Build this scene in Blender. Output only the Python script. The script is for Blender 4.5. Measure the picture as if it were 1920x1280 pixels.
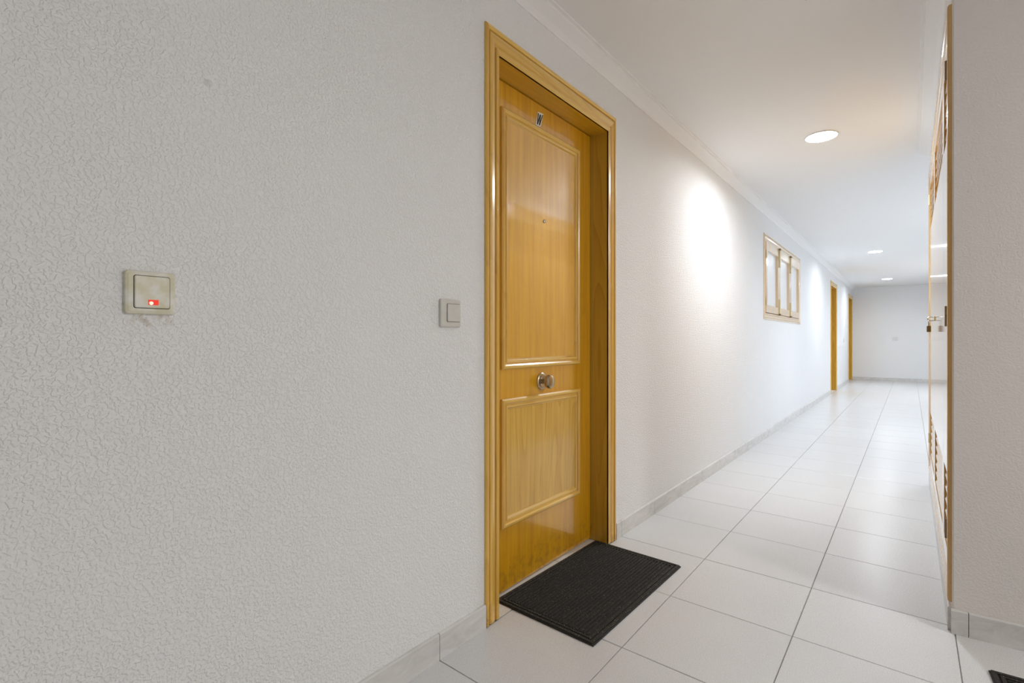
import bpy, bmesh, math, random
from mathutils import Vector, Matrix
random.seed(4)
S = bpy.context.scene
C = S.collection
for o in list(bpy.data.objects): bpy.data.objects.remove(o)

# ---------------------------------------------------------------- camera, world, exposure
F_PX, VPX, HOR = 927.0, 1707.0, 637.5           # focal length (px of 1920), corridor vanishing point, horizon row
TH = math.atan2(VPX-960, F_PX); SN, CS = math.sin(TH), math.cos(TH)
cam = bpy.data.cameras.new('camera'); cam.sensor_width = 36; cam.lens = F_PX/1920*36
cam.shift_y = -(640-HOR)/1920; cam.clip_start = .02
co = bpy.data.objects.new('camera', cam); C.objects.link(co)
co.location = (0, 0, 1.0); co.rotation_euler = (math.pi/2, 0, TH); S.camera = co
W = bpy.data.worlds.new('world'); S.world = W; W.use_nodes = True
W.node_tree.nodes['Background'].inputs[0].default_value = (.9, .95, 1, 1)
W.node_tree.nodes['Background'].inputs[1].default_value = .05
S.view_settings.view_transform = 'Standard'; S.view_settings.look = 'None'
S.view_settings.gamma = 1; S.view_settings.use_curve_mapping = False
S.view_settings.exposure = 3.27
HALL_LIGHT = 1.1         # watts of each corridor downlight
LOBBY_LIGHT = 3.4        # watts of the warm lobby lamp, out of view to the right

def ray(px, py):
    u = (px-960)/F_PX; v = (HOR-py)/F_PX
    return Vector((-SN+u*CS, CS+u*SN, v))
def on_x(px, py, X):
    r = ray(px, py); t = X/r.x; return Vector((X, r.y*t, 1+r.z*t))

# ---------------------------------------------------------------- materials
MATS = {}
def newmat(name):
    m = bpy.data.materials.new(name); m.use_nodes = True
    nt = m.node_tree; b = nt.nodes['Principled BSDF']; MATS[name] = m
    return m, nt, b
def node(nt, t, **kw):
    n = nt.nodes.new(t)
    for k, v in kw.items():
        if k.startswith('i_'): n.inputs[k[2:].replace('_', ' ')].default_value = v
        else: setattr(n, k, v)
    return n
def coords(nt, scale=(1, 1, 1), kind='Object'):
    tc = node(nt, 'ShaderNodeTexCoord'); mp = node(nt, 'ShaderNodeMapping')
    mp.inputs['Scale'].default_value = scale
    nt.links.new(tc.outputs[kind], mp.inputs[0]); return mp.outputs[0]
def ramp(nt, fac, stops):
    r = node(nt, 'ShaderNodeValToRGB'); e = r.color_ramp.elements
    while len(e) < len(stops): e.new(.5)
    for el, (p, c) in zip(e, stops):
        el.position = p; el.color = (*c, 1) if len(c) == 3 else c
    nt.links.new(fac, r.inputs[0]); return r.outputs[0]
def mixc(nt, fac, a, b, mode='MIX'):
    m = node(nt, 'ShaderNodeMix', data_type='RGBA', blend_type=mode)
    for s, v in ((m.inputs[0], fac), (m.inputs[6], a), (m.inputs[7], b)):
        if isinstance(v, (int, float)): s.default_value = v
        elif isinstance(v, tuple): s.default_value = (*v, 1)
        else: nt.links.new(v, s)
    return m.outputs[2]
def math_n(nt, op, a, b=None, c=None):
    m = node(nt, 'ShaderNodeMath', operation=op)
    for i, v in enumerate((a, b, c)):
        if v is None: continue
        if isinstance(v, (int, float)): m.inputs[i].default_value = v
        else: nt.links.new(v, m.inputs[i])
    return m.outputs[0]
def bump(nt, b, h, strength, dist):
    bp = node(nt, 'ShaderNodeBump'); bp.inputs['Strength'].default_value = strength; bp.inputs['Distance'].default_value = dist
    nt.links.new(h, bp.inputs['Height']); nt.links.new(bp.outputs[0], b.inputs['Normal'])

def plain(name, col, rough=.5, metal=0., coat=0., spec=.5, var=.93):
    m, nt, b = newmat(name)
    n = node(nt, 'ShaderNodeTexNoise', i_Scale=40., i_Detail=3.)
    nt.links.new(coords(nt), n.inputs['Vector'])
    d = tuple(c*var for c in col)
    nt.links.new(ramp(nt, n.outputs[0], [(.3, d), (.7, col)]), b.inputs['Base Color'])
    b.inputs['Roughness'].default_value = rough; b.inputs['Metallic'].default_value = metal
    b.inputs['Coat Weight'].default_value = coat; b.inputs['Coat Roughness'].default_value = .12
    b.inputs['Specular IOR Level'].default_value = spec
    return m

def plaster(name, col, strength, dirt=False):
    """white paint over spattered plaster: low soft worm-like blobs a few millimetres across"""
    m, nt, b = newmat(name)
    v = coords(nt)
    n1 = node(nt, 'ShaderNodeTexNoise', i_Scale=150., i_Detail=1.2, i_Roughness=.45, i_Distortion=.5); nt.links.new(v, n1.inputs['Vector'])
    n2 = node(nt, 'ShaderNodeTexNoise', i_Scale=3., i_Detail=2.); nt.links.new(v, n2.inputs['Vector'])
    h = ramp(nt, n1.outputs[0], [(.42, (0, 0, 0)), (.55, (.75, .75, .75)), (.72, (1, 1, 1))])
    amp = math_n(nt, 'MULTIPLY', h, math_n(nt, 'MULTIPLY_ADD', n2.outputs[0], 1.0, .4))
    bump(nt, b, amp, strength, .0022)
    c = ramp(nt, n2.outputs[0], [(.3, tuple(x*.985 for x in col)), (.7, col)])
    if dirt:
        # finger dirt under and beside the lit switch, one round scuff higher up on the wall
        sx = node(nt, 'ShaderNodeSeparateXYZ'); nt.links.new(v, sx.inputs[0])
        nd = node(nt, 'ShaderNodeTexNoise', i_Scale=70., i_Detail=3.); nt.links.new(v, nd.inputs['Vector'])
        def spot(y, z, ry, rz):
            a = math_n(nt, 'DIVIDE', math_n(nt, 'SUBTRACT', sx.outputs[1], y), ry)
            e = math_n(nt, 'DIVIDE', math_n(nt, 'SUBTRACT', sx.outputs[2], z), rz)
            d = math_n(nt, 'ADD', math_n(nt, 'MULTIPLY', a, a), math_n(nt, 'MULTIPLY', e, e))
            k = math_n(nt, 'SUBTRACT', 1., d); k.node.use_clamp = True; return k
        k1 = math_n(nt, 'MULTIPLY', spot(.313, 1.040, .045, .020), ramp(nt, nd.outputs[0], [(.46, (0, 0, 0)), (.62, (1, 1, 1))]))
        c = mixc(nt, math_n(nt, 'MULTIPLY', k1, .5), c, (.50, .40, .26))
        k2 = spot(on_x(389, 155, -1.155).y, on_x(389, 155, -1.155).z, .010, .009)
        c = mixc(nt, math_n(nt, 'MULTIPLY', k2, .28), c, (.30, .27, .24))
    nt.links.new(c, b.inputs['Base Color'])
    b.inputs['Roughness'].default_value = .62; b.inputs['Specular IOR Level'].default_value = .3
    return m

def wood(name, dark, light, axis, rough=.2, wear=0., cath=.35, ior=1.5):
    """varnished honey pine, grain along the given axis of the piece"""
    m, nt, b = newmat(name)
    sc = [26, 26, 26]; sc[axis] = 1.1
    v = coords(nt, tuple(sc)); raw = coords(nt)
    g = node(nt, 'ShaderNodeTexNoise', i_Scale=1.6, i_Detail=5., i_Roughness=.62, i_Distortion=.3); nt.links.new(v, g.inputs['Vector'])
    s2 = [9, 9, 9]; s2[axis] = .9
    v2 = coords(nt, tuple(s2))
    w = node(nt, 'ShaderNodeTexNoise', i_Scale=.8, i_Detail=1., i_Distortion=.2); nt.links.new(v2, w.inputs['Vector'])
    rings = math_n(nt, 'FRACT', math_n(nt, 'MULTIPLY', w.outputs[0], 12.))
    mid = tuple((a+c)/2 for a, c in zip(dark, light))
    c1 = ramp(nt, g.outputs[0], [(.28, dark), (.5, mid), (.72, light)])
    c2 = ramp(nt, rings, [(0, light), (.75, mid), (.93, dark), (1., light)])
    c = mixc(nt, cath, c1, c2)
    if wear:
        sx = node(nt, 'ShaderNodeSeparateXYZ'); nt.links.new(raw, sx.inputs[0])
        nd = node(nt, 'ShaderNodeTexNoise', i_Scale=22., i_Detail=5., i_Roughness=.7); nt.links.new(raw, nd.inputs['Vector'])
        low = math_n(nt, 'SUBTRACT', 1., math_n(nt, 'DIVIDE', sx.outputs[2], wear)); low.node.use_clamp = True
        k = math_n(nt, 'MULTIPLY', low, ramp(nt, nd.outputs[0], [(.47, (0, 0, 0)), (.66, (1, 1, 1))]))
        c = mixc(nt, math_n(nt, 'MULTIPLY', k, .6), c, (.16, .07, .02))
    nt.links.new(c, b.inputs['Base Color'])
    b.inputs['Roughness'].default_value = .38
    b.inputs['Coat Weight'].default_value = 1.; b.inputs['Coat Roughness'].default_value = rough; b.inputs['Coat IOR'].default_value = ior
    bump(nt, b, g.outputs[0], .08, .0006)
    return m

plaster('plaster_left', (.93, .935, .938), .70, dirt=True)
plaster('plaster', (.86, .825, .79), .28)  # warm tint of the lobby lamplight is put into this wall colour
plaster('plaster_smooth', (.93, .935, .938), .06)
plain('gypsum', (.945, .95, .953), .6, var=.995)
LD, LL = (.62, .28, .002), (.86, .45, .006)
wood('pine_leaf', LD, LL, 2, .12, wear=.17, cath=.15, ior=1.9)
wood('pine_panel', (.68, .32, .002), (.90, .49, .010), 2, .09, cath=.14, ior=2.2)
wood('pine_panel_low', (.60, .31, .02), (.88, .56, .10), 2, .13, cath=.42, ior=1.6)
wood('pine_v', (.64, .33, .03), (.93, .59, .12), 2, .2, wear=.10, cath=.3)
wood('pine_h', (.72, .40, .045), (.96, .66, .17), 1, .2, cath=.3)
wood('pine_lining_v', (.46, .24, .010), (.66, .39, .03), 2, .25, cath=.5)  # darker than the casing pine: shade inside the reveal is put into the colour
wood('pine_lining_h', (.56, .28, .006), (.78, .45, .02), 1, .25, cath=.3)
wood('pine_win', (.78, .54, .30), (.92, .72, .48), 2, .15, cath=.2, ior=1.8)  # paler base colour stands in for the varnish sheen at grazing view
wood('pine_cab', (.50, .27, .075), (.72, .46, .16), 2, .07, cath=.25)

def tile_mat():
    m, nt, b = newmat('porcelain')
    v = coords(nt, kind='Object')
    tcn = node(nt, 'ShaderNodeObjectInfo')
    off = node(nt, 'ShaderNodeVectorMath', operation='ADD'); nt.links.new(v, off.inputs[0]); nt.links.new(tcn.outputs['Location'], off.inputs[1])
    n = node(nt, 'ShaderNodeTexNoise', i_Scale=420., i_Detail=2.); nt.links.new(off.outputs[0], n.inputs['Vector'])
    n2 = node(nt, 'ShaderNodeTexNoise', i_Scale=5., i_Detail=3.); nt.links.new(off.outputs[0], n2.inputs['Vector'])
    c = ramp(nt, n.outputs[0], [(.30, (.62, .62, .62)), (.45, (.74, .74, .742)), (.7, (.78, .78, .782))])
    c = mixc(nt, .25, c, ramp(nt, n2.outputs[0], [(.3, (.72, .72, .72)), (.7, (.78, .78, .78))]))
    rnd = ramp(nt, tcn.outputs['Random'], [(0, (.965, .965, .965)), (1, (1, 1, 1))])
    c = mixc(nt, 1., c, rnd, 'MULTIPLY')
    nt.links.new(c, b.inputs['Base Color'])
    r = math_n(nt, 'MULTIPLY_ADD', n.outputs[0], .25, .16); nt.links.new(r, b.inputs['Roughness'])
    b.inputs['Specular IOR Level'].default_value = .55
    nb = node(nt, 'ShaderNodeTexNoise', i_Scale=160., i_Detail=1.); nt.links.new(off.outputs[0], nb.inputs['Vector'])
    bump(nt, b, nb.outputs[0], .10, .0008)
tile_mat()
plain('grout', (.33, .31, .29), .8)
def marble():
    m, nt, b = newmat('skirting_stone')
    n = node(nt, 'ShaderNodeTexNoise', i_Scale=14., i_Detail=6., i_Roughness=.65, i_Distortion=.8); nt.links.new(coords(nt, (1, .5, 2)), n.inputs['Vector'])
    nt.links.new(ramp(nt, n.outputs[0], [(.3, (.62, .61, .59)), (.55, (.75, .74, .725)), (.75, (.80, .79, .775))]), b.inputs['Base Color'])
    b.inputs['Roughness'].default_value = .35
marble()
plain('threshold_stone', (.84, .81, .76), .4)
plain('ivory_plastic', (.86, .86, .84), .35)
plain('grey_plastic', (.74, .73, .68), .35)
plain('dark_gap', (.05, .045, .04), .7)
plain('old_brass', (.80, .72, .48), .5, .6)
plain('worn_brass', (.50, .40, .27), .27, 1.)
plain('bronze_dark', (.26, .18, .09), .4, .7)
plain('steel', (.42, .42, .41), .35, 1.)
plain('rubber', (.022, .020, .018), .75)
plain('white_enamel', (.86, .86, .85), .35)
plain('cream_card', (.95, .92, .80), .5)
plain('black_ink', (.012, .012, .012), .5)
plain('frosted_glass', (.92, .93, .94), .3, 0., 0.)
plain('cut_plaster', (.55, .50, .42), .9)
def stained():
    m, nt, b = newmat('yellowed_plastic')
    v = coords(nt)
    n = node(nt, 'ShaderNodeTexNoise', i_Scale=38., i_Detail=3.); nt.links.new(v, n.inputs['Vector'])
    nt.links.new(ramp(nt, n.outputs[0], [(.38, (.86, .85, .78)), (.62, (.72, .69, .50))]), b.inputs['Base Color'])
    b.inputs['Roughness'].default_value = .35
stained()
def mat_fibre():
    m, nt, b = newmat('mat_pile')
    v = coords(nt)
    n = node(nt, 'ShaderNodeTexNoise', i_Scale=260., i_Detail=3.); nt.links.new(v, n.inputs['Vector'])
    n2 = node(nt, 'ShaderNodeTexNoise', i_Scale=300., i_Detail=0.); nt.links.new(v, n2.inputs['Vector'])
    c = ramp(nt, n.outputs[0], [(.3, (.014, .0125, .010)), (.7, (.034, .031, .026))])
    lint = ramp(nt, n2.outputs[0], [(.755, (0, 0, 0)), (.785, (1, 1, 1))])
    nt.links.new(mixc(nt, lint, c, (.30, .28, .20)), b.inputs['Base Color'])
    b.inputs['Roughness'].default_value = .85
    bump(nt, b, n.outputs[0], .5, .001)
mat_fibre()
def emitter(name, col, strength):
    m, nt, b = newmat(name)
    b.inputs['Base Color'].default_value = (.8, .8, .8, 1)
    b.inputs['Emission Color'].default_value = (*col, 1); b.inputs['Emission Strength'].default_value = strength
emitter('led_cool', (.945, 1., 1.07), 5.)
emitter('led_warm', (1., .985, .965), 2.)
emitter('neon_red', (1., .04, .015), .075); MATS['neon_red'].node_tree.nodes['Principled BSDF'].inputs['Base Color'].default_value = (.25, .01, .01, 1)
emitter('neon_core', (1., .40, .26), .16)

# ---------------------------------------------------------------- mesh helpers
def quadprism(bm, a, b):
    """hexahedron from two quads given in the same order"""
    va = [bm.verts.new(p) for p in a]; vb = [bm.verts.new(p) for p in b]
    n = len(va)
    bm.faces.new(va[::-1]); bm.faces.new(vb)
    for i in range(n): bm.faces.new((va[i], va[(i+1) % n], vb[(i+1) % n], vb[i]))
def box(x0, x1, y0, y1, z0, z1, bm=None, bev=0.):
    bm = bm or bmesh.new()
    t = bmesh.new()
    quadprism(t, [(x0, y0, z0), (x1, y0, z0), (x1, y1, z0), (x0, y1, z0)], [(x0, y0, z1), (x1, y0, z1), (x1, y1, z1), (x0, y1, z1)])
    if bev: bmesh.ops.bevel(t, geom=t.edges[:], offset=bev, segments=2, affect='EDGES', profile=.6)
    me = bpy.data.meshes.new('t'); t.to_mesh(me); t.free(); bm.from_mesh(me); bpy.data.meshes.remove(me)
    return bm
def prism(pts, z0, z1):
    bm = bmesh.new(); quadprism(bm, [(x, y, z0) for x, y in pts], [(x, y, z1) for x, y in pts]); return bm
def sweep(sections):
    bm = bmesh.new(); rows = [[bm.verts.new(p) for p in s] for s in sections]; n = len(rows[0])
    for r, s in zip(rows, rows[1:]):
        for i in range(n): bm.faces.new((r[i], r[(i+1) % n], s[(i+1) % n], s[i]))
    bm.faces.new(rows[0][::-1]); bm.faces.new(rows[-1]); return bm
def lathe(prof, origin, axis='x', seg=32):
    """prof: (distance along axis, radius)"""
    bm = bmesh.new(); rows = []
    for d, r in prof:
        row = []
        for k in range(seg):
            a = 2*math.pi*k/seg
            p = {'x': (d, r*math.cos(a), r*math.sin(a)), 'z': (r*math.cos(a), r*math.sin(a), d), 'y': (r*math.cos(a), d, r*math.sin(a))}[axis]
            row.append(bm.verts.new(Vector(p)+Vector(origin)))
        rows.append(row)
    for r, s in zip(rows, rows[1:]):
        for i in range(seg): bm.faces.new((r[i], r[(i+1) % seg], s[(i+1) % seg], s[i]))
    bm.faces.new(rows[0]); bm.faces.new(rows[-1]); return bm
def tube(pts, r, seg=10, closed=False):
    bm = bmesh.new(); pts = [Vector(p) for p in pts]; rows = []; n = len(pts)
    ref = None
    for i, p in enumerate(pts):
        d = (pts[(i+1) % n]-pts[i-1]) if closed else (pts[min(i+1, n-1)]-pts[max(i-1, 0)])
        d.normalize()
        if ref is None: ref = d.orthogonal().normalized()
        ref = (ref-d*ref.dot(d)).normalized(); q = d.cross(ref)
        rows.append([bm.verts.new(p+r*(math.cos(2*math.pi*k/seg)*ref+math.sin(2*math.pi*k/seg)*q)) for k in range(seg)])
    prs = list(zip(rows, rows[1:]))+([(rows[-1], rows[0])] if closed else [])
    for a, b in prs:
        for k in range(seg): bm.faces.new((a[k], a[(k+1) % seg], b[(k+1) % seg], b[k]))
    if not closed: bm.faces.new(rows[0][::-1]); bm.faces.new(rows[-1])
    return bm
def origin_of(p):
    v = Vector((0, 0, 0))
    while p is not None: v += p.location; p = p.parent
    return v
def obj(name, bm, mat, parent=None, smooth=False, loc=None):
    """links a mesh whose vertices are given in world metres"""
    bmesh.ops.recalc_face_normals(bm, faces=bm.faces[:])
    base = origin_of(parent); own = Vector(loc)-base if loc is not None else Vector((0, 0, 0))
    bmesh.ops.translate(bm, verts=bm.verts[:], vec=-(base+own))
    me = bpy.data.meshes.new(name); bm.to_mesh(me); bm.free()
    me.materials.append(MATS[mat])
    if smooth:
        for p in me.polygons: p.use_smooth = True
        me.set_sharp_from_angle(angle=math.radians(40))
    o = bpy.data.objects.new(name, me); C.objects.link(o); o.location = own
    if parent: o.parent = parent
    return o
def tag(o, label, cat=None, group=None, kind=None):
    if label: o['label'] = label
    if cat: o['category'] = cat
    if group: o['group'] = group
    if kind: o['kind'] = kind
    return o
def thing(name, loc, label, cat, group=None, kind=None):
    o = bpy.data.objects.new(name, None); C.objects.link(o); o.location = loc; o.empty_display_size = .1
    return tag(o, label, cat, group, kind)
def copy_tree(o, parent=None):
    c = o.copy(); C.objects.link(c)
    if parent: c.parent = parent
    for ch in o.children: copy_tree(ch, c)
    return c

def wall_x(X0, X1, y0, y1, z0, z1, holes):
    """wall slab between two x planes with rectangular holes (y0,y1,z0,z1) cut through"""
    ys = sorted({y0, y1, *[h[0] for h in holes], *[h[1] for h in holes]})
    zs = sorted({z0, z1, *[h[2] for h in holes], *[h[3] for h in holes]})
    bm = bmesh.new(); V = {}
    def vv(x, y, z):
        k = (x, y, z)
        if k not in V: V[k] = bm.verts.new(k)
        return V[k]
    def solid(i, j):
        if not (0 <= i < len(ys)-1 and 0 <= j < len(zs)-1): return False
        cy, cz = (ys[i]+ys[i+1])/2, (zs[j]+zs[j+1])/2
        return not any(h[0] < cy < h[1] and h[2] < cz < h[3] for h in holes)
    for i in range(len(ys)-1):
        for j in range(len(zs)-1):
            if not solid(i, j): continue
            a, b, c, d = ys[i], ys[i+1], zs[j], zs[j+1]
            for x in (X0, X1): bm.faces.new((vv(x, a, c), vv(x, b, c), vv(x, b, d), vv(x, a, d)))
            if not solid(i-1, j): bm.faces.new((vv(X0, a, c), vv(X1, a, c), vv(X1, a, d), vv(X0, a, d)))
            if not solid(i+1, j): bm.faces.new((vv(X0, b, c), vv(X1, b, c), vv(X1, b, d), vv(X0, b, d)))
            if not solid(i, j-1): bm.faces.new((vv(X0, a, c), vv(X1, a, c), vv(X1, b, c), vv(X0, b, c)))
            if not solid(i, j+1): bm.faces.new((vv(X0, a, d), vv(X1, a, d), vv(X1, b, d), vv(X0, b, d)))
    return bm

# ---------------------------------------------------------------- setting
WL = -1.155          # left wall face
WR = .110            # face of the narrow right wall with the cabinet
CZ = 2.32            # ceiling
YE = 15.20           # end wall
Y0 = -2.5            # wall behind the camera
XR = 3.6             # far side of the lobby
YB = 4.50            # where the cabinet block ends and the corridor widens
XW = 1.35            # right wall of the wider part
D_IN0, D_IN1, D_TOP = 1.354, 2.178, 2.022      # door opening in the near door
DOORS = [0., 9.56, 12.93]                      # shift of each door along the corridor
WIN = (5.535, 7.495, 1.27, 2.025)
holes = [(D_IN0-.02+s, D_IN1+.02+s, 0., D_TOP+.02) for s in DOORS] + [(WIN[0]-.0, WIN[1]+.0, WIN[2], WIN[3])]
tag(obj('wall_left', wall_x(WL-.16, WL, Y0, YE, 0, CZ, holes), 'plaster_left'), 'long off-white wall of spattered plaster holding the wooden doors', 'wall', kind='structure')
tag(obj('wall_end', box(WL-.16, XW+.15, YE, YE+.15, 0, CZ), 'plaster_smooth'), 'plain white wall closing the far end of the corridor', 'wall', kind='structure')
CAB = (2.335, 4.425, .165, 2.09)               # cabinet opening (y0,y1,z0,z1)
tag(obj('wall_right', wall_x(WR, WR+.16, 2.285, YB, 0, CZ, [CAB]), 'plaster_smooth'), 'narrow white wall around the built-in wooden cabinet', 'wall', kind='structure')
SL = math.tan(math.radians(5.0))
def fy(x): return 2.264+(x-.116)*SL            # face of the wall turning off to the right
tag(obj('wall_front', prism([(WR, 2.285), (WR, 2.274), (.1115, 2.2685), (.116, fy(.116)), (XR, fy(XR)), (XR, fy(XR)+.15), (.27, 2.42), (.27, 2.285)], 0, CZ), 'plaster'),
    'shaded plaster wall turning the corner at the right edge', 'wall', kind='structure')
tag(obj('wall_return', box(WR+.16, XW, YB-.15, YB, 0, CZ), 'plaster_smooth'), 'white wall behind the cabinet block where the corridor widens', 'wall', kind='structure')
tag(obj('wall_far_right', box(XW, XW+.15, YB-.15, YE, 0, CZ), 'plaster_smooth'), 'white right wall of the wide far corridor, hidden by the cabinet', 'wall', kind='structure')
tag(obj('wall_back', box(WL-.16, XR+.15, Y0-.15, Y0, 0, CZ), 'plaster'), 'plaster wall behind the viewer', 'wall', kind='structure')
tag(obj('wall_lobby', box(XR, XR+.15, Y0, fy(XR)+.15, 0, CZ), 'plaster'), 'plaster wall at the far side of the lobby', 'wall', kind='structure')
tag(obj('ceiling', box(WL-.16, XR+.15, Y0-.15, YE+.15, CZ, CZ+.1), 'gypsum'), 'smooth white ceiling with round downlights', 'ceiling', kind='structure')

floor = tag(obj('floor', box(WL-.5, XR+.15, Y0-.15, YE+.15, -.06, -.003), 'grout'), 'pale speckled porcelain tile floor with thin grey joints', 'floor', kind='structure')
TX = [-1.152, -.7325, -.3110, .1185]; TX += [.1185+.4205*k for k in range(1, 9)]
TY0, TP, G = 1.4785, .4172, .0014
meshes = {}
def tile(x0, x1, y0, y1):
    w, d = round(x1-x0, 4), round(y1-y0, 4)
    if (w, d) not in meshes:
        bm = bmesh.new()
        a, b, e = w/2-G, d/2-G, .0012
        lo = [(-a, -b, -.012), (a, -b, -.012), (a, b, -.012), (-a, b, -.012)]
        mi = [(x, y, -e) for x, y, z in lo]
        hi = [(x-math.copysign(e, x), y-math.copysign(e, y), 0) for x, y, z in lo]
        rows = [[bm.verts.new(p) for p in r] for r in (lo, mi, hi)]
        for r, s in zip(rows, rows[1:]):
            for i in range(4): bm.faces.new((r[i], r[(i+1) % 4], s[(i+1) % 4], s[i]))
        bm.faces.new(rows[-1])
        me = bpy.data.meshes.new('tile'); bm.to_mesh(me); bm.free(); me.materials.append(MATS['porcelain']); meshes[(w, d)] = me
    o = bpy.data.objects.new('tile', meshes[(w, d)]); C.objects.link(o); o.parent = floor
    o.location = ((x0+x1)/2, (y0+y1)/2, random.uniform(-.0003, .0002))
rest = []
for r in range(-10, 34):
    y0, y1 = TY0+r*TP, TY0+(r+1)*TP
    if y1 > YE: y1 = YE
    if y1 < Y0: continue
    for c in range(len(TX)-1):
        x0, x1 = TX[c], TX[c+1]
        if y0 > 2.3 and c >= 3 and y1 < YB: continue
        if y0 >= YB-.3 and x0 > XW: continue
        if x0 > .1 and 2.2 < y1 <= 2.75: 
            if y0 > 2.25: continue
        visible = (c < 3 and y0 > .6) or (c == 3 and (y0 > 3.9 or .6 < y0 < 2.3))
        if visible: tile(x0, x1, y0, y1)
        else: rest.append((x0, x1, y0, y1))
bm = bmesh.new()
for x0, x1, y0, y1 in rest: box(x0+G, x1-G, max(y0, Y0)+G, y1-G, -.012, 0, bm)
tag(obj('tile_field', bm, 'porcelain', floor), None, kind='stuff')

# skirting: short stone pieces, one run per wall
SK, ST = .082, .010
def skirt_piece(bm, p, q, nrm, h=SK, t=ST):
    """p,q floor points on the wall face, nrm pointing into the room; top edge slightly rounded"""
    prof = [(0, 0), (t, 0), (t, h-.004), (t-.003, h), (0, h)]
    sec = [[(a.x+nrm.x*d, a.y+nrm.y*d, z) for d, z in prof] for a in (p, q)]
    b2 = sweep(sec); me = bpy.data.meshes.new('t'); b2.to_mesh(me); b2.free(); bm.from_mesh(me); bpy.data.meshes.remove(me)
def skirt(name, label, runs, nrm, step=TP):
    root = None
    nrm = Vector((*nrm, 0)).normalized()
    root = thing(name, (runs[0][0][0], runs[0][0][1], 0), label, 'baseboard', kind='structure')
    for p, q, first in runs:
        p, q = Vector((*p, 0)), Vector((*q, 0)); L = (q-p).length; d = (q-p)/L
        s = 0.; e = first
        while s < L-1e-4:
            e = min(e, L)
            if e-s > .012:
                bm = bmesh.new(); skirt_piece(bm, p+d*(s+.001), p+d*(e-.001), nrm)
                obj('skirting_piece', bm, 'skirting_stone', root)
            s = e; e = s+step
    return root
CO, CI = .074, .074
runs = []; ys = Y0
for s in DOORS:
    runs.append(((WL, ys), (WL, D_IN0-CO+s-.001), (TY0-ys) % TP)); ys = D_IN1+CI+s+.006
runs.append(((WL, ys), (WL, YE), (TY0-ys) % TP))
skirt('baseboard_left', 'low grey stone skirting along the foot of the long door wall', [(p, q, f if f > .02 else TP) for p, q, f in runs], (1, 0))
skirt('baseboard_end', 'grey stone skirting below the far end wall', [((WL+ST, YE), (XW, YE), .35)], (0, -1))
skirt('baseboard_right', 'pale stone skirting below the built-in cabinet', [((WR, 2.275), (WR, YB), .3)], (-1, 0))
skirt('baseboard_front', 'veined stone skirting below the shaded corner wall', [((WR-.003, fy(WR)-.0005), (XR, fy(XR)), .045)], (SL, -1), .42)

# cornices
def cornice(name, label, X, sgn, y0, y1):
    pr = [(0, -.052), (.006, -.052), (.009, -.046), (.022, -.034), (.046, -.020), (.060, -.013), (.062, -.006), (.074, -.005), (.076, 0), (0, 0)]
    tag(obj(name, sweep([[(X+sgn*d, y, CZ+z) for d, z in pr] for y in (y0, y1)]), 'gypsum'), label, 'cornice', kind='structure')
cornice('trim_1', 'slim white plaster cornice above the long door wall', WL, 1, Y0, YE)
cornice('trim_2', 'slim white plaster cornice above the built-in cabinet', WR, -1, 2.27, YB)

# ---------------------------------------------------------------- doors
LEAF = -1.25
CAS = [(0, -.002), (0, .005), (.004, .008), (.016, .008), (.0195, .001), (.0225, .001), (.027, .007), (.043, .0105), (.0525, .008), (.054, .0015), (.0565, .0015), (.058, .009), (.063, .012), (.070, .011), (.074, .006), (.074, -.002)]
MOULD = [(0, 0), (.0005, .008), (.006, .013), (.014, .014), (.020, .010), (.0225, .004), (.0255, .004), (.030, .009), (.036, .0085), (.041, .001), (.044, .0005), (.044, 0)]
def frame_pieces(inner, prof, X, sgn, mats, name, root, kh=1., legs=None):
    """mitred moulding round a rectangle (y0,y1,z0,z1); profile w runs outwards; open at the floor when legs is given"""
    y0, y1, z0, z1 = inner
    out = []
    bot = (lambda w: legs) if legs is not None else (lambda w: z0-w)
    def pc(a, b, m): out.append(obj(name, sweep([a, b]), m, root, smooth=False))
    P = prof
    pc([(X+sgn*d, y0-w, bot(w)) for w, d in P], [(X+sgn*d, y0-w, z1+w*kh) for w, d in P], mats[0])
    pc([(X+sgn*d, y1+w, bot(w)) for w, d in P], [(X+sgn*d, y1+w, z1+w*kh) for w, d in P], mats[0])
    pc([(X+sgn*d, y0-w, z1+w*kh) for w, d in P], [(X+sgn*d, y1+w, z1+w*kh) for w, d in P], mats[1])
    if legs is None:
        pc([(X+sgn*d, y0-w, z0-w) for w, d in P], [(X+sgn*d, y1+w, z0-w) for w, d in P], mats[1])
    return out
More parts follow.
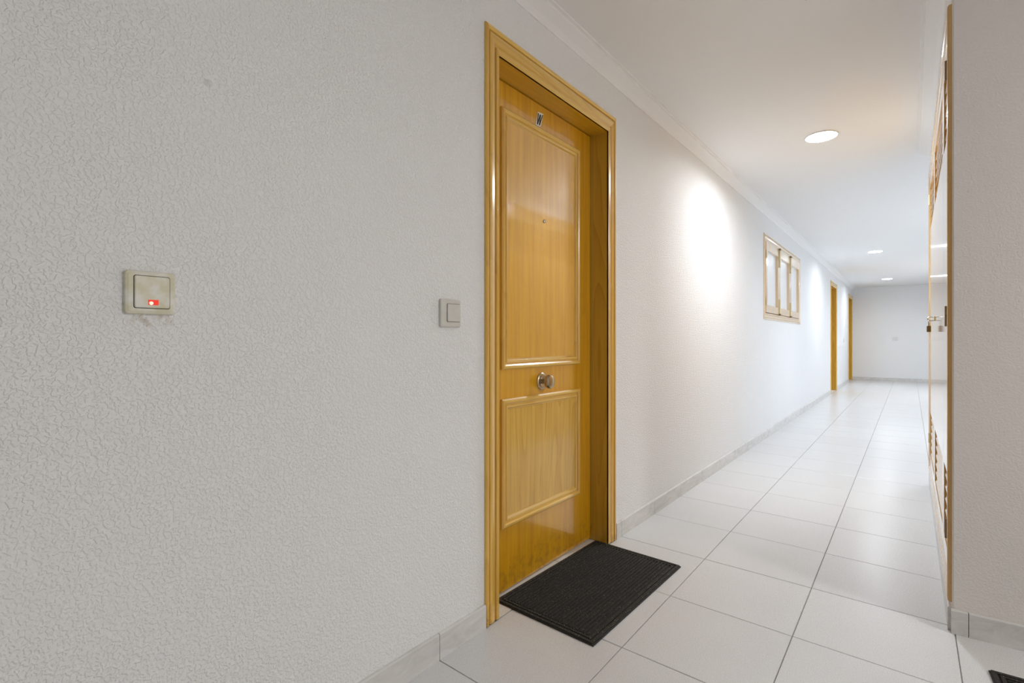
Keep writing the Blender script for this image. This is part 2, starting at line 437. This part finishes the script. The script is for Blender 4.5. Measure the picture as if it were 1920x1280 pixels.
def make_door(name, label, letter):
    yc = (D_IN0+D_IN1)/2
    root = thing(name, (WL, yc, 0), label, 'door', kind='structure')
    frame_pieces((D_IN0, D_IN1, 0, D_TOP), CAS, WL, 1, ('pine_v', 'pine_h'), 'casing', root, kh=1.18, legs=.004)
    # lining of the reveal
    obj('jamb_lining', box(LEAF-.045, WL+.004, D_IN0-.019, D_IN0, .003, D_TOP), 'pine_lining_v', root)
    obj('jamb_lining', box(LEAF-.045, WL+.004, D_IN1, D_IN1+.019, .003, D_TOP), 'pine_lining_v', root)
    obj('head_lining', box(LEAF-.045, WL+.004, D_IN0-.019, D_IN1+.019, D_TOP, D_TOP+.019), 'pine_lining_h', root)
    tag(obj('threshold', box(LEAF-.06, WL, D_IN0, yc+.1, -.003, .001), 'threshold_stone', root), 'pale stone threshold')
    obj('threshold', box(LEAF-.06, WL, yc+.104, D_IN1, -.003, .001), 'threshold_stone', root)
    leaf = obj('door_leaf', box(LEAF-.04, LEAF, D_IN0+.003, D_IN1-.003, .010, D_TOP-.004), 'pine_leaf', root)
    for z0, z1 in ((.884, 1.915), (.258, .768)):
        frame_pieces((1.478+.044, 2.065-.044, z0+.044, z1-.044), [(.044-w, d) for w, d in MOULD][::-1], LEAF, 1, ('pine_v', 'pine_h'), 'moulding', leaf)
        tag(obj('door_panel', box(LEAF-.002, LEAF+.0015, 1.523, 2.020, z0+.045, z1-.045), 'pine_panel' if z0 > .5 else 'pine_panel_low', leaf), None)
    k = obj('door_knob', lathe([(.006, .011), (.018, .010), (.026, .012), (.030, .022), (.034, .029), (.040, .031), (.045, .0305), (.049, .027), (.0505, .0265), (.053, .020), (.0545, .010), (.055, .002)], (LEAF, 1.757, .822)), 'worn_brass', leaf, True)
    tag(k, 'worn brass knob')
    obj('rosette', lathe([(0, .038), (.004, .038), (.008, .034), (.0095, .026), (.008, .020), (.007, .012)], (LEAF, 1.757, .822)), 'worn_brass', leaf, True)
    p = on_x(1020, 415, LEAF)
    ph = obj('peephole', lathe([(0, .0075), (.003, .0075), (.004, .006), (.003, .0045), (.0028, .001)], (LEAF+.0015, p.y, p.z)), 'steel', leaf, True)
    if letter:
        q = [on_x(a, b, LEAF+.0006) for a, b in ((1003.8, 233.6), (1013.2, 238.6), (1018.6, 213.9), (1008.1, 209.5))]
        bm = bmesh.new(); quadprism(bm, q, [v+Vector((.0014, 0, 0)) for v in q])
        lp = tag(obj('letter_plate', bm, 'cream_card', leaf), 'cream plate bearing a black letter W')
        def uv(u, v, d=.0021):
            b = q[0].lerp(q[1], u); t = q[3].lerp(q[2], u); return b.lerp(t, v)+Vector((d, 0, 0))
        bm = bmesh.new()
        for u0, u1, v0, v1 in ((.12, .30, .90, .08), (.47, .33, .86, .08), (.53, .67, .86, .08), (.88, .70, .90, .08)):
            hw = .075
            a = [uv(u0-hw, v0, .0015), uv(u0+hw, v0, .0015), uv(u1+hw, v1, .0015), uv(u1-hw, v1, .0015)]
            quadprism(bm, a, [v+Vector((.0006, 0, 0)) for v in a])
        tag(obj('letter', bm, 'black_ink', lp), 'black capital letter W')
    return root
d1 = make_door('door_1', 'honey varnished pine door with letter W and brass knob, nearest', True)
proto = make_door('door_2', 'narrow-looking varnished pine doorway just beyond the three-sash window', False)
proto.location.y += DOORS[1]
d3 = copy_tree(proto); d3.name = 'door_3'; d3['label'] = 'farthest varnished pine doorway beside the end wall'; d3.location.y += DOORS[2]-DOORS[1]

# ---------------------------------------------------------------- window with three frosted sashes
wy0, wy1, wz0, wz1 = WIN
win = thing('window_1', (WL, (wy0+wy1)/2, wz0), 'three-sash varnished pine window with frosted panes high on the wall', 'window', kind='structure')
frame_pieces((wy0+.01, wy1-.01, wz0+.01, wz1-.01), [(w*.92, d) for w, d in CAS], WL, 1, ('pine_win', 'pine_win'), 'casing', win)
obj('backing_board', box(WL-.075, WL-.06, wy0, wy1, wz0, wz1), 'frosted_glass', win)
sw = (wy1-wy0-.02)/3
for i in range(3):
    a = wy0+.01+i*sw+.002; b = a+sw-.004; z0, z1 = wz0+.014, wz1-.014; st = .062
    f = WL+.012
    sash = obj('sash', wall_x(f-.035, f, a, b, z0, z1, [(a+st, b-st, z0+.075, z1-.085)]), 'pine_win', win)
    obj('pane', box(f-.029, f-.025, a+st-.005, b-st+.005, z0+.07, z1-.08), 'frosted_glass', sash)
    if i < 2:
        y = b
        tag(obj('bolt_rod', box(f, f+.014, y-.022, y+.012, z0+.01, z0+.17, bev=.003), 'old_brass', sash), 'brass bolt')
        obj('bolt_rod', box(f, f+.014, y-.022, y+.012, z1-.20, z1-.01, bev=.003), 'old_brass', sash)
        obj('catch', box(f-.002, f+.020, y-.028, y+.016, z1-.008, z1+.010, bev=.002), 'bronze_dark', sash)
        obj('catch', box(f-.002, f+.020, y-.028, y+.016, z0-.010, z0+.008, bev=.002), 'bronze_dark', sash)
    if i == 0:
        for z in (z0+.11, z1-.13):
            obj('hinge', lathe([(-.04, .004), (-.04, .006), (.04, .006), (.04, .004)], (f+.003, a-.004, z), 'z', 12), 'old_brass', sash)

# ---------------------------------------------------------------- built-in cabinet on the right
cab = thing('utility_cabinet', (WR, (CAB[0]+CAB[1])/2, 0), 'tall built-in varnished pine cabinet with louvred vents on right wall', 'cabinet')
CASC = [(w*.9, d*.95) for w, d in CAS]
frame_pieces((CAB[0]+.002, CAB[1]-.002, CAB[2]+.002, CAB[3]-.002), CASC, WR, -1, ('pine_cab', 'pine_cab'), 'casing', cab)
obj('carcass', box(WR+.05, WR+.06, CAB[0]+.002, CAB[1]-.002, CAB[2]+.002, CAB[3]-.002), 'pine_lining_v', cab)
FX = WR-.006; DT = .030
edges = [CAB[0]+.004, 2.665, 3.600, CAB[1]-.004]
for i in range(3):
    a, b = edges[i]+.0015, edges[i+1]-.0015; z0, z1 = CAB[2]+.006, CAB[3]-.006
    m = .055
    v1 = (z0+.065, z0+.345); v2 = (z1-.345, z1-.065)
    vents = [(a+m, b-m, *v1), (a+m, b-m, *v2)]
    d = obj('cabinet_door', wall_x(FX, FX+DT, a, b, z0, z1, vents), 'pine_cab', cab)
    for q in vents:
        n = 6; ph = (q[3]-q[2])/n
        for k in range(n):
            zc = q[2]+(k+.5)*ph
            pr = [(FX+.003, zc-ph*.48), (FX+.007, zc-ph*.52), (FX+.027, zc+ph*.36), (FX+.023, zc+ph*.42)]
            obj('slat', sweep([[(x, y, z) for x, z in pr] for y in (q[0], q[1])]), 'pine_cab', d)
    hy = {0: a-.004, 1: None, 2: b+.004}[i]
    if hy is not None:
        for z, L in ((.332, .034), (1.085, .036), (1.957, .034)):
            obj('hinge', lathe([(-L, .003), (-L, .006), (-.001, .006), (0, .005), (.001, .006), (L, .006), (L, .003)], (FX-.0035, hy, z), 'z', 12), 'bronze_dark' if i == 0 else 'old_brass', d)
    if i == 1:
        obj('hasp', box(FX-.004, FX, b-.075, b-.01, 1.105, 1.130, bev=.001), 'old_brass', d)
        obj('staple_ring', tube([(FX-.016+.015*math.cos(t), b-.03+.004*math.sin(t), 1.1175+.011*math.sin(t)) for t in [2*math.pi*k/20 for k in range(20)]], .0026, 8, True), 'steel', d, True)
py = edges[2]-.032; px = FX-.026
pad = thing('padlock', (px, py, 1.045), 'small dark padlock hanging from a ring on the cabinet door', 'padlock')
obj('lock_body', box(px-.008, px+.010, py-.016, py+.016, 1.045, 1.079, bev=.003), 'bronze_dark', pad)
obj('shackle', tube([(px, py-.010, 1.077), (px, py-.010, 1.095)]+[(px, py-.010*math.cos(t), 1.095+.014*math.sin(t)) for t in [math.pi*k/10 for k in range(1, 10)]]+[(px, py+.010, 1.095), (px, py+.010, 1.077)], .0024, 8), 'steel', pad, True)

# ---------------------------------------------------------------- lamps
def downlight(x, y, label, mat='led_cool', r=.088, watts=HALL_LIGHT, spread=165, group='round recessed ceiling downlights'):
    t = thing('downlight', (x, y, CZ), label, 'downlight', group)
    obj('trim_ring', lathe([(CZ, r), (CZ-.006, r), (CZ-.0065, r+.002), (CZ-.005, r+.006), (CZ, r+.007)], (x, y, 0), 'z', 40), 'white_enamel', t, True)
    bm = bmesh.new(); vs = [bm.verts.new((x+r*math.cos(a), y+r*math.sin(a), CZ-.0065)) for a in [2*math.pi*k/40 for k in range(40)]]
    f = bm.faces.new(vs[::-1])
    me = bpy.data.meshes.new('diffuser'); bmesh.ops.translate(bm, verts=bm.verts[:], vec=-Vector((x, y, CZ))); bm.to_mesh(me); bm.free()
    me.materials.append(MATS[mat]); o = bpy.data.objects.new('diffuser', me); C.objects.link(o); o.parent = t
    o['label'] = 'glowing white disc'
    L = bpy.data.lights.new('downlight_beam', 'AREA'); L.shape = 'DISK'; L.size = 2*r*.97
    L.energy = watts; L.color = (.945, 1., 1.07) if mat == 'led_cool' else (1., .985, .965); L.spread = math.radians(spread)
    lo = bpy.data.objects.new('downlight_beam', L); C.objects.link(lo); lo.parent = t; lo.location = (0, 0, -.0085)
    return t
downlight(-.449, 3.747, 'largest glowing round downlight, nearest in the corridor ceiling', watts=1.6)
downlight(-.407, 9.11, 'middle glowing round downlight in the corridor ceiling')
downlight(-.389, 13.35, 'smallest glowing round downlight, closest to the end wall')
downlight(.85, 6.6, 'unseen round fill light added in the wide corridor behind the cabinet block', watts=2.6)  # added out of sight to fill the corridor between the visible downlights
downlight(.85, 11.4, 'unseen round fill light added in the wide corridor close to its right wall', watts=2.5)  # another added lamp out of sight, lifts the far corridor and end wall
downlight(2.7, 1.5, 'large warm round lamp on the lobby ceiling outside the view', 'led_warm', .28, LOBBY_LIGHT, 180)

# ---------------------------------------------------------------- switches
def rounded(y0, y1, z0, z1, r, n=5):
    pts = []
    for cy, cz, a0 in ((y1-r, z0+r, -90), (y1-r, z1-r, 0), (y0+r, z1-r, 90), (y0+r, z0+r, 180)):
        for k in range(n+1):
            a = math.radians(a0+90*k/n); pts.append((cy+r*math.cos(a), cz+r*math.sin(a)))
    return pts
def slab(pts, layers):
    """layers: (x, inset) stacked sections of a rounded outline shrunk about its centre"""
    cy = sum(p[0] for p in pts)/len(pts); cz = sum(p[1] for p in pts)/len(pts)
    hy = max(p[0] for p in pts)-cy; hz = max(p[1] for p in pts)-cz
    return sweep([[(x, cy+(y-cy)*(1-i/hy), cz+(z-cz)*(1-i/hz)) for y, z in pts] for x, i in layers])
def wall_switch(name, label, yc, zc, s, rocker, mats, lit, cat='switch'):
    t = thing(name, (WL, yc, zc), label, cat)
    pl = obj('cover_plate', slab(rounded(yc-s, yc+s, zc-s, zc+s, .006), [(WL-.001, 0), (WL+.006, 0), (WL+.009, .0015), (WL+.0105, .006)]), mats[0], t)
    ry0, ry1, rz0, rz1 = rocker
    obj('gap', slab(rounded(yc+ry0-.0012, yc+ry1+.0012, zc+rz0-.0012, zc+rz1+.0012, .004), [(WL+.0101, 0), (WL+.0108, 0)]), 'dark_gap', t)
    rk = obj('rocker', slab(rounded(yc+ry0, yc+ry1, zc+rz0, zc+rz1, .0035), [(WL+.010, 0), (WL+.0125, 0), (WL+.0140, .0015)]), mats[1], t)
    if lit:
        y = yc+lit[0]; z = zc+lit[1]
        w = tag(obj('indicator_window', box(WL+.0135, WL+.0146, y-.0085, y+.0085, z-.005, z+.005, bev=.0004), 'neon_red', rk), 'glowing red indicator')
        obj('neon_lamp', lathe([(WL+.0145, .0036), (WL+.0151, .0030), (WL+.0154, .001)], (0, y-.0035, z-.0015), 'x', 14), 'neon_core', rk, True)
    return t
P = WL+.008
ya, yb = on_x(233, 548, P).y, on_x(329, 548, P).y; za, zb = on_x(281, 588, P).z, on_x(281, 510, P).z
yc, zc, s = (ya+yb)/2, (za+zb)/2, (yb-ya)/2
def rel(px, py): q = on_x(px, py, WL+.012); return q.y-yc, q.z-zc
r0, r1 = rel(252, 576), rel(318, 521); li = rel(287, 567)
wall_switch('light_switch', 'yellowed light switch with a glowing red indicator', yc, zc, s, (r0[0], r1[0], r0[1], r1[1]), ('yellowed_plastic', 'yellowed_plastic'), li)
ya, yb = on_x(826, 588, P).y, on_x(864, 588, P).y; za, zb = on_x(845, 611, P).z, on_x(845, 563, P).z
yc, zc, s = (ya+yb)/2, (za+zb)/2, (yb-ya)/2
r0, r1 = rel(839, 602.5), rel(862.5, 571)
wall_switch('door_bell', 'plain beige push switch beside the door with letter W', yc, zc, s, (r0[0], r1[0], r0[1], r1[1]), ('grey_plastic', 'grey_plastic'), None)
wall_switch('door_bell', 'tiny pale switch on the left wall between the two far doorways', 13.16, 1.0, .04, (-.022, .03, -.027, .027), ('grey_plastic', 'grey_plastic'), None)
# double plate on the end wall
t = thing('socket_plate', (-.29, YE, 1.03), 'small pale double socket plate on the far end wall', 'socket')
obj('cover_plate', box(-.345, -.235, YE-.010, YE, .985, 1.070, bev=.003), 'ivory_plastic', t)
for x in (-.3175, -.2625): obj('outlet', box(x-.021, x+.021, YE-.0135, YE-.009, 1.005, 1.050, bev=.002), 'ivory_plastic', t)

# ---------------------------------------------------------------- ceiling access panel at the top edge of the view
hx, hy_ = Vector((.985, -.15)).normalized(), Vector((-.13, -.99)).normalized()
c0 = Vector((-.320, 2.304)); sz = .30
def hp(a, b, z): p = c0+hx*a+hy_*b; return (p.x, p.y, z)
t = thing('ceiling_hatch', (*(c0+hx*.15+hy_*.15), CZ), 'thin white square access panel on the near ceiling', 'hatch')
bm = bmesh.new(); quadprism(bm, [hp(0, 0, CZ-.003), hp(sz, 0, CZ-.003), hp(sz, sz, CZ-.003), hp(0, sz, CZ-.003)], [hp(0, 0, CZ), hp(sz, 0, CZ), hp(sz, sz, CZ), hp(0, sz, CZ)])
obj('panel', bm, 'gypsum', t)
for a, b in ((.02, .10), (.10, .02), (.28, .2), (.2, .28)):
    p = hp(a, b, 0); obj('screw', lathe([(CZ-.003, .004), (CZ-.0045, .0035), (CZ-.005, .001)], (p[0], p[1], 0), 'z', 12), 'steel', t)

# ---------------------------------------------------------------- door mats
def door_mat(c, wx, ly, rot, label):
    """flat rubber mat with raised rim and lengthwise ribs; built about the origin then turned"""
    t = thing('door_mat', (0, 0, 0), label, 'mat')
    hx, hy = wx/2, ly/2
    obj('mat_base', slab2(hx, hy, [(0, 0), (.003, 0), (.0045, .002)]), 'rubber', t)
    for k, (i0, i1) in enumerate(((.004, .016), (.021, .031))):
        rim = bmesh.new()
        for s in (-1, 1):
            x0, x1 = sorted((s*(hx-i0), s*(hx-i1))); box(x0, x1, -hy+i0, hy-i0, .004, .0088, rim, .0012)
            y0, y1 = sorted((s*(hy-i0), s*(hy-i1))); box(-hx+i1, hx-i1, y0, y1, .004, .0086, rim, .0012)
        obj('rim', rim, 'mat_pile', t)
    n = 25; x0, x1 = -hx+.035, hx-.035; p = (x1-x0)/n
    for k in range(n):
        a = x0+k*p
        pr = [(a+p*.10, .003), (a+p*.26, .0098), (a+p*.60, .0102), (a+p*.78, .003)]
        obj('rib', sweep([[(x, y, z) for x, z in pr] for y in (-hy+.034, hy-.034)]), 'mat_pile', t)
    t.location = (*c, .0008); t.rotation_euler = (0, 0, rot)
    return t
def slab2(hx, hy, layers):
    return sweep([[(-hx+i, -hy+i, z), (hx-i, -hy+i, z), (hx-i, hy-i, z), (-hx+i, hy-i, z)] for z, i in layers])
door_mat((-1.012, 1.797), .432, .742, math.radians(-1.4), 'black ribbed doormat in front of the door with letter W')
r = ray(1868, 1270); q = r*(-1/r.z)
hw, hl = .22, .36
door_mat((q.x+hl, q.y-hw+.05), .44, .72, math.radians(90+4), 'dark doormat corner on the floor at the lower right edge')
